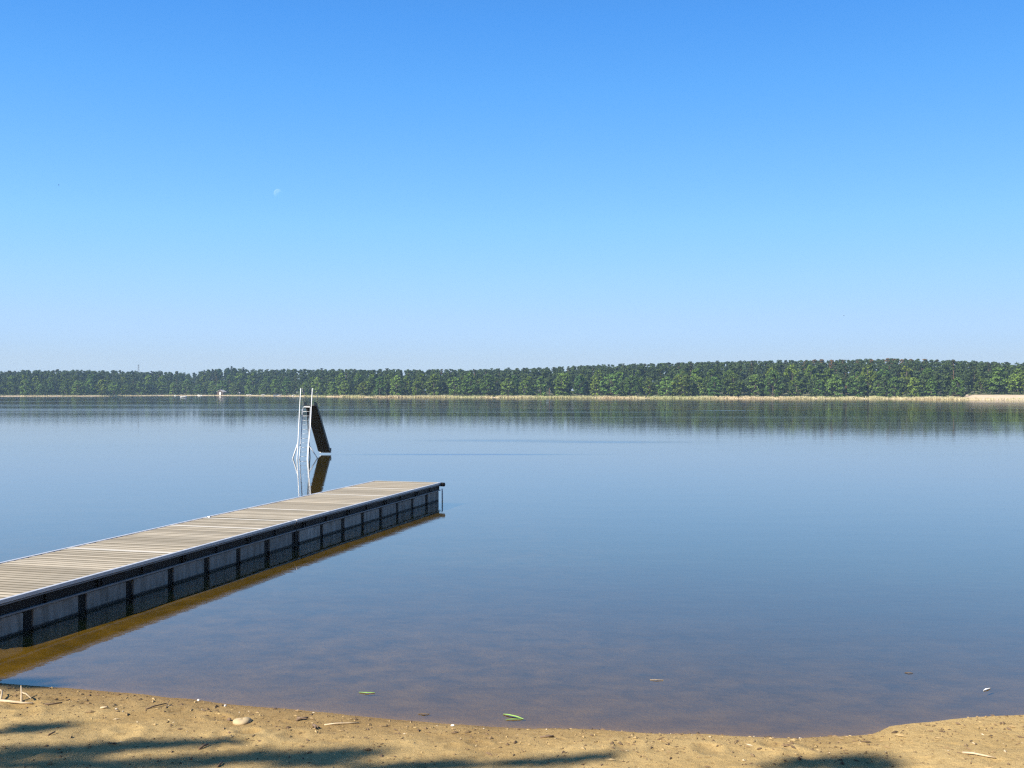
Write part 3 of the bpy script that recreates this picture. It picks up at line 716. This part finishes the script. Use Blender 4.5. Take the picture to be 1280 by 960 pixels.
# ------------------------------------------------------------------ things on the sand and on the water
M_twig = simple('dry_twig', (.10, .065, .04), (.19, .13, .085), 20, .9, .3, .003)
M_pale = simple('bleached_twig', (.38, .29, .18), (.50, .40, .27), 20, .9, .3, .003)
M_stone = simple('pale_stone', (.36, .27, .15), (.44, .34, .20), 9, .8, .3, .006)
M_pebble = simple('white_pebble', (.70, .68, .64), (.8, .78, .74), 9, .7, .2, .004)
M_blade = simple('green_blade', (.20, .36, .07), (.28, .46, .10), 10, .55, .1, .002)
M_drab = simple('brown_leaf', (.10, .07, .04), (.17, .12, .07), 10, .7, .1, .002)
def spt(u, y, water=False):
    d = 1244*H/(y-488)
    for _ in range(8):
        x = (u-640)/1244*d; z = 0 if water else max(gz(x, d), 0); d = 1244*(H-z)/(y-488)
    return Vector(((u-640)/1244*d, d, 0 if water else gz((u-640)/1244*d, d)))
def stick(name, pts, r_, m, label, cat, extra=(), lift=.6):
    P_ = [spt(u, y) for u, y in pts]; base = P_[0].copy(); o = empty(name, base)
    V = [p-base+Vector((0, 0, r_*lift+dz)) for p, dz in zip(P_, [0, .012, .008, .004, 0][:len(P_)])]
    MB().tube(V, [r_*(1-.5*i/len(V)) for i in range(len(V))], 6).build('stem', m, o, True)
    for e in extra:
        q = [spt(u, y)-base+Vector((0, 0, r_*.6+dz)) for u, y, dz in e]
        MB().tube(q, [r_*.8, r_*.5][:2]+[r_*.4]*(len(q)-2), 6).build('side_twig', m, o, True)
    tag(o, label, cat); return o
stick('driftwood_branch', [(1, 876), (14, 878.5), (28, 879.7), (42, 879.2)], .016, M_pale, 'pale forked driftwood branch lying at the left edge of the sand', 'branch',
      [[(28, 879, 0), (28, 873.5, .06), (27.5, 870, .11)], [(28, 873, .06), (34, 873.5, .05), (40, 875.5, .02)], [(2, 876, 0), (4, 870, .05)], [(4, 870, .05), (0, 868.5, .06)]])
stick('thin_stick', [(183, 886), (194, 883.5), (209, 879.8)], .008, M_twig, 'thin dark stick near the water left of the pale stone', 'stick', [[(208.5, 884.5, 0), (211, 880, .02), (213, 878.5, .03)]])
stick('broken_twig', [(371, 900.5), (378, 899), (386, 898)], .013, M_twig, 'short broken twig on the sand right of the pale stone', 'stick', [[(372, 898.5, .01), (384, 900, .015)]])
stick('dark_twig', [(392, 906.5), (395, 909), (398, 910.5)], .015, M_twig, 'stubby dark twig just below the broken twig', 'stick', [[(395, 909, .01), (394.5, 911.5, .01)]])
stick('reed_stalk', [(406, 905.7), (420, 905.4), (436, 904.3), (449, 903.6)], .008, M_pale, 'straight dry reed stalk lying right of the broken twig', 'reed stalk')
stick('reed_stalk', [(1202, 940.5), (1215, 943), (1230, 945.5), (1243, 947.5)], .011, M_pale, 'bleached reed stalk lying on the sand at the right', 'reed stalk')
stick('small_stick', [(250, 936), (256, 933), (261, 931)], .012, M_twig, 'small dark stick on the sand below the pale stone', 'stick')
stick('small_stick', [(273, 958), (279, 953)], .010, M_twig, 'small slanting stick at the bottom edge in the shade', 'stick')
stick('small_stick', [(62, 918), (70, 916)], .009, M_twig, 'tiny stick on the lit sand between the left shadows', 'stick')
stick('small_stick', [(127, 884.7), (135, 885)], .011, M_pale, 'tiny pale stick left of the thin dark stick', 'stick')
stick('small_stick', [(675, 921), (692, 921)], .010, M_twig, 'small dark stick near the water below the floating blade', 'stick')
stick('small_stick', [(57, 880.5), (79, 879.6)], .010, M_twig, 'flat dark stick right of the driftwood branch', 'stick')
def blob(name, u, y, r_, sq, m, label, cat, seed, water=False):
    p = spt(u, y, water); o = empty(name, p); V = []; F = []; a_, b_ = 14, 8
    rg = random.Random(seed)
    ph = [rg.uniform(0, 6) for _ in range(6)]
    for i in range(b_+1):
        th = math.pi*i/b_
        for j in range(a_):
            f = 2*math.pi*j/a_; k = 1+.12*math.sin(2*f+ph[0])+.08*math.sin(3*f+ph[1])*math.sin(th)+.06*math.sin(3*th+ph[2])
            V.append((r_[0]*k*math.sin(th)*math.cos(f), r_[1]*k*math.sin(th)*math.sin(f), r_[2]*k*math.cos(th)+r_[2]*sq))
    for i in range(b_):
        for j in range(a_): F.append((i*a_+j, i*a_+(j+1) % a_, (i+1)*a_+(j+1) % a_, (i+1)*a_+j))
    MB().add(V, F).build(name if False else 'body', m, o, True); tag(o, label, cat); return o
blob('stone', 303.5, 902, (.085, .09, .045), .0, M_stone, 'rounded pale stone half sunk in the sand', 'stone', 1)
blob('pebble', 282.3, 882, (.014, .014, .012), .5, M_pebble, 'tiny white pebble at the water edge above the pale stone', 'pebble', 2)
blob('pebble', 248.8, 875.3, (.013, .012, .012), .5, M_pebble, 'tiny white pebble in the shallows left of the other', 'pebble', 3)
blob('pebble', 566, 906.5, (.018, .014, .010), .5, M_pebble, 'tiny white pebble on the sand below the floating blade', 'pebble', 4)
blob('dark_clod', 287.5, 900, (.025, .02, .02), .5, M_twig, 'dark clod beside the pale stone', 'clod', 5)
def floater(name, pts, wd, m, label, cat, curl=.003):
    P_ = [spt(u, y, True) for u, y in pts]; base = P_[0].copy(); o = empty(name, base); V = []; F = []
    n_ = len(P_)
    for i, p in enumerate(P_):
        t = (P_[min(i+1, n_-1)]-P_[max(i-1, 0)]).normalized(); s_ = Vector((-t.y, t.x, 0)); k = wd*math.sin(math.pi*(.08+.84*i/(n_-1)))
        q = p-base; zz_ = .003+curl*math.sin(math.pi*i/(n_-1))
        V += [q+s_*k+Vector((0, 0, zz_+.004)), q+Vector((0, 0, zz_)), q-s_*k+Vector((0, 0, zz_+.004)), q+Vector((0, 0, zz_-.002))]
    for i in range(n_-1):
        for j in range(4): F.append((i*4+j, i*4+(j+1) % 4, i*4+4+(j+1) % 4, i*4+4+j))
    F += [(0, 1, 2, 3), ((n_-1)*4+3, (n_-1)*4+2, (n_-1)*4+1, (n_-1)*4)]
    MB().add(V, F).build('blade', m, o); tag(o, label, cat); return o
floater('floating_grass', [(629, 892.3), (635, 893.6), (645, 895.8), (654, 898.3)], .016, M_blade, 'bright green reed blade floating near the sand', 'grass', .006)
floater('floating_grass', [(632, 899.2), (640, 899), (652, 898.6)], .010, M_blade, 'shorter green blade under the floating bright one', 'grass')
floater('floating_grass', [(449, 865), (459, 866), (469, 865.6)], .014, M_blade, 'green reed blade floating farther out left of the other two', 'grass', .004)
floater('feather', [(812, 849.4), (820, 850), (829, 849.8)], .006, M_pale, 'thin pale feather floating right of the green blades', 'feather')
floater('feather', [(1228, 863), (1232, 861.5), (1237, 860)], .013, M_pebble, 'white feather floating near the right edge', 'feather', .006)
floater('floating_leaf', [(1130, 840.5), (1135, 841), (1140, 841)], .016, M_drab, 'dark leaf floating left of the white feather', 'leaf')
floater('floating_twig', [(523, 891.8), (530, 892.3), (537, 892)], .010, M_drab, 'dark sodden twig floating left of the bright green blade', 'twig')
# loose bits strewn over the sand
lit = MB()
for i in range(2600):
    if i < 1300: x = rng.uniform(-6.5, 6.2); y = float(shore_y(x))-abs(rng.normal(.35, .35))-.03
    else: x = rng.uniform(-6.5, 6.2); y = rng.uniform(8.3, float(shore_y(x))-.05)
    z = gz(x, y); s = float(np.clip(rng.lognormal(-5.0, .5), .003, .02)); a = rng.uniform(0, 6.28); e = rng.uniform(1, 3)
    p = np.array([(1, 0, 0), (0, 1, 0), (-1, .2, 0), (.1, -1, 0), (.1, 0, 1), (0, .1, -.6)])*np.array([e, 1, .8])*s*rng.uniform(.7, 1.3, (6, 1))
    c, s_ = math.cos(a), math.sin(a); p = np.stack([p[:, 0]*c-p[:, 1]*s_, p[:, 0]*s_+p[:, 1]*c, p[:, 2]], -1)+np.array([x, y, z+.3*s])
    lit.add(p, [(0, 1, 4), (1, 2, 4), (2, 3, 4), (3, 0, 4), (1, 0, 5), (2, 1, 5), (3, 2, 5), (0, 3, 5)])
def litter_material():
    m, n, l, p = mat('litter'); g = n.new('ShaderNodeNewGeometry')
    r = ramp(n, l, g.outputs['Random Per Island'], [(0, (.07, .045, .025)), (.35, (.14, .09, .05)), (.7, (.22, .15, .07)), (.97, (.36, .26, .12)), (1, (.46, .40, .31))])
    l.new(r.outputs[0], p.inputs['Base Color']); p.inputs['Roughness'].default_value = .9; return m
lo_ = lit.build('sand_litter', litter_material()); tag(lo_, 'bark crumbs and sand clods strewn over the beach', 'litter', kind='stuff')

# ------------------------------------------------------------------ shade tree on the bank left of the view
st_ = empty('shade_pine', (-17, -9, gz(-17, -9)-.1)); tag(st_, 'tall pine on the bank left of the beach, shading the sand', 'tree')
o2 = Vector((17, 9, -st_.location.z)); tk = MB(); cr = MB()
tk.tube([Vector((-17, -9, 0))+o2, Vector((-16.8, -8.6, 4))+o2, Vector((-16.6, -8.2, 9))+o2, Vector((-16.4, -8.0, 14))+o2], [.34, .28, .2, .06], 10)
PATCH = [(40, 940, .55, .16), (110, 936, .5, .14), (185, 930, .5, .10), (250, 927, .4, .06), (60, 955, .7, .15), (160, 955, .7, .12), (270, 948, .5, .07), (345, 944, .5, .10), (430, 940, .5, .09),
         (400, 952, .5, .08), (490, 958, .6, .07), (560, 955, .45, .06), (650, 952, .3, .04), (700, 949, .3, .035), (735, 945, .3, .03), (1010, 955, .45, .13), (1060, 950, .4, .08), (1090, 957, .35, .08),
         (20, 912, .3, .04), (50, 907, .3, .03), (15, 851, .5, .12), (45, 857, .35, .05)]
for (u, yy, ax, ay) in PATCH:
    g_ = spt(u, yy); t = random.uniform(23, 28); c = g_+TO_SUN*t
    n_ = int(210*ax); q = np.array(c+o2)
    d = rng.normal(size=(n_, 3)); d /= np.linalg.norm(d, axis=1)[:, None]; d *= (rng.random(n_)**.5)[:, None]; d *= np.array([ax*.95, ay*1.5, .2])
    for dd in d:
        cr.quads(leaf_quads(q+dd, .05, 2, .055, .6))
    tk.tube([Vector((-16.6, -8.2, min(9, c.z-1)))+o2, (Vector((-16.6, -8.2, c.z-.3)).lerp(c, .5))+o2, c+o2], [.05, .025, .008], 5)
for i in range(26):
    c = np.array([-17.5+rng.normal(0, 1.6), -9+rng.normal(0, 1.6), rng.uniform(8, 15)])+np.array(o2)
    cr.quads(leaf_quads(c, rng.uniform(.5, 1.0), 60, .12, .5))
cro = cr.build('crown', M_needle, st_); cro.color = (.04, .065, .03, 1); tk.build('trunk', M_pinebark, st_, True)

for i_, (x_, y_, h_) in enumerate([(-34, -13, 13), (-26, -14, 13), (-9, -14, 13), (-2, -13, 14), (5, -14, 13), (12, -12, 13), (19, -13, 14), (26, -10, 13), (33, -6, 13), (24, -1, 12), (-42, -10, 13)]):  # unseen trees added to cut blue sky light on the sand
    new_tree('broadleaf_tree', i_, (x_, y_, gz(x_, y_)-.1), h_, 1.5, i_, (.08, .12, .03), ORD[i_]+' unseen leafy tree added behind the beach to block sky', 'unseen trees added behind the beach')

# ------------------------------------------------------------------ moon and birds
def moon():
    d = Vector(((347.5-640)/1244, 1, (488-241.5)/1244)).normalized(); D = 3600; o = empty('moon', camo.location+d*D)
    V = []; F = []; a_, b_ = 32, 16; r_ = 5.6/1244*D*.97
    for i in range(b_+1):
        th = math.pi*i/b_
        for j in range(a_): V.append((r_*math.sin(th)*math.cos(6.2832*j/a_), r_*math.sin(th)*math.sin(6.2832*j/a_), r_*math.cos(th)))
    for i in range(b_):
        for j in range(a_): F.append((i*a_+j, (i+1)*a_+j, (i+1)*a_+(j+1) % a_, i*a_+(j+1) % a_))
    m = bpy.data.materials.new('moon_through_air'); m.use_nodes = True; n = m.node_tree.nodes; l = m.node_tree.links; n.clear()
    out = n.new('ShaderNodeOutputMaterial'); g = n.new('ShaderNodeNewGeometry'); tr = n.new('ShaderNodeBsdfTransparent'); df = n.new('ShaderNodeBsdfDiffuse')
    df.inputs[0].default_value = (.09, .085, .075, 1); ad = n.new('ShaderNodeAddShader'); mx = n.new('ShaderNodeMixShader'); t2 = n.new('ShaderNodeBsdfTransparent')
    t = n.new('ShaderNodeTexCoord'); ns = noise(n, l, t.outputs['Object'], .12, 3); rp = ramp(n, l, ns.outputs[0], [(.35, (.022, .021, .02)), (.6, (.055, .05, .045))]); l.new(rp.outputs[0], df.inputs[0])
    l.new(tr.outputs[0], ad.inputs[0]); l.new(df.outputs[0], ad.inputs[1]); l.new(g.outputs['Backfacing'], mx.inputs[0]); l.new(ad.outputs[0], mx.inputs[1]); l.new(t2.outputs[0], mx.inputs[2]); l.new(mx.outputs[0], out.inputs[0])
    MB().add(V, F).build('disc', m, o, True); tag(o, 'faint pale half moon in the blue daytime sky', 'moon')
moon()
M_bird = simple('dark_plumage', (.02, .02, .025), (.05, .05, .055), 10, .8, 0)
def bird(u, y, D, label, rz):
    d = Vector(((u-640)/1244, 1, (488-y)/1244)); o = empty('bird', camo.location+d*D, rz)
    MB().tube([(-.22, 0, 0), (-.1, 0, .02), (.08, 0, .02), (.2, 0, .03), (.27, 0, .03)], [.02, .07, .08, .05, .01], 8).build('body', M_bird, o, True)
    for s in (-1, 1): MB().add([(.1, s*.05, .03), (.12, s*.3, .14), (.0, s*.6, .08), (-.06, s*.3, .12), (-.08, s*.05, .03), (.02, s*.3, .11)], [(0, 1, 5, 4), (1, 2, 5), (2, 3, 5), (3, 4, 5)]).build('wing', M_bird, o)
    tag(o, label, 'bird')
bird(72.5, 231, 330, 'tiny dark bird high in the left sky', .6)
bird(1055, 394.5, 420, 'tiny dark bird low in the right sky', -.7)

# ------------------------------------------------------------------ haze over the lake
HAZE = .0002
hz = MB().box((-1600, -90, -5.6), (1600, 1500, 36)).build('haze', None) if False else None
hb = MB().box((-1600, -90, -5.6), (1600, 1500, 36))
hm = bpy.data.materials.new('haze'); hm.use_nodes = True; n = hm.node_tree.nodes; l = hm.node_tree.links; n.clear()
out = n.new('ShaderNodeOutputMaterial'); pv = n.new('ShaderNodeVolumePrincipled'); pv.inputs['Color'].default_value = (.50, .74, 1, 1); pv.inputs['Density'].default_value = HAZE
pv.inputs['Anisotropy'].default_value = 0
l.new(pv.outputs[0], out.inputs['Volume'])
hz = hb.build('haze', hm); tag(hz, 'thin blue air over the lake', 'haze', kind='stuff')
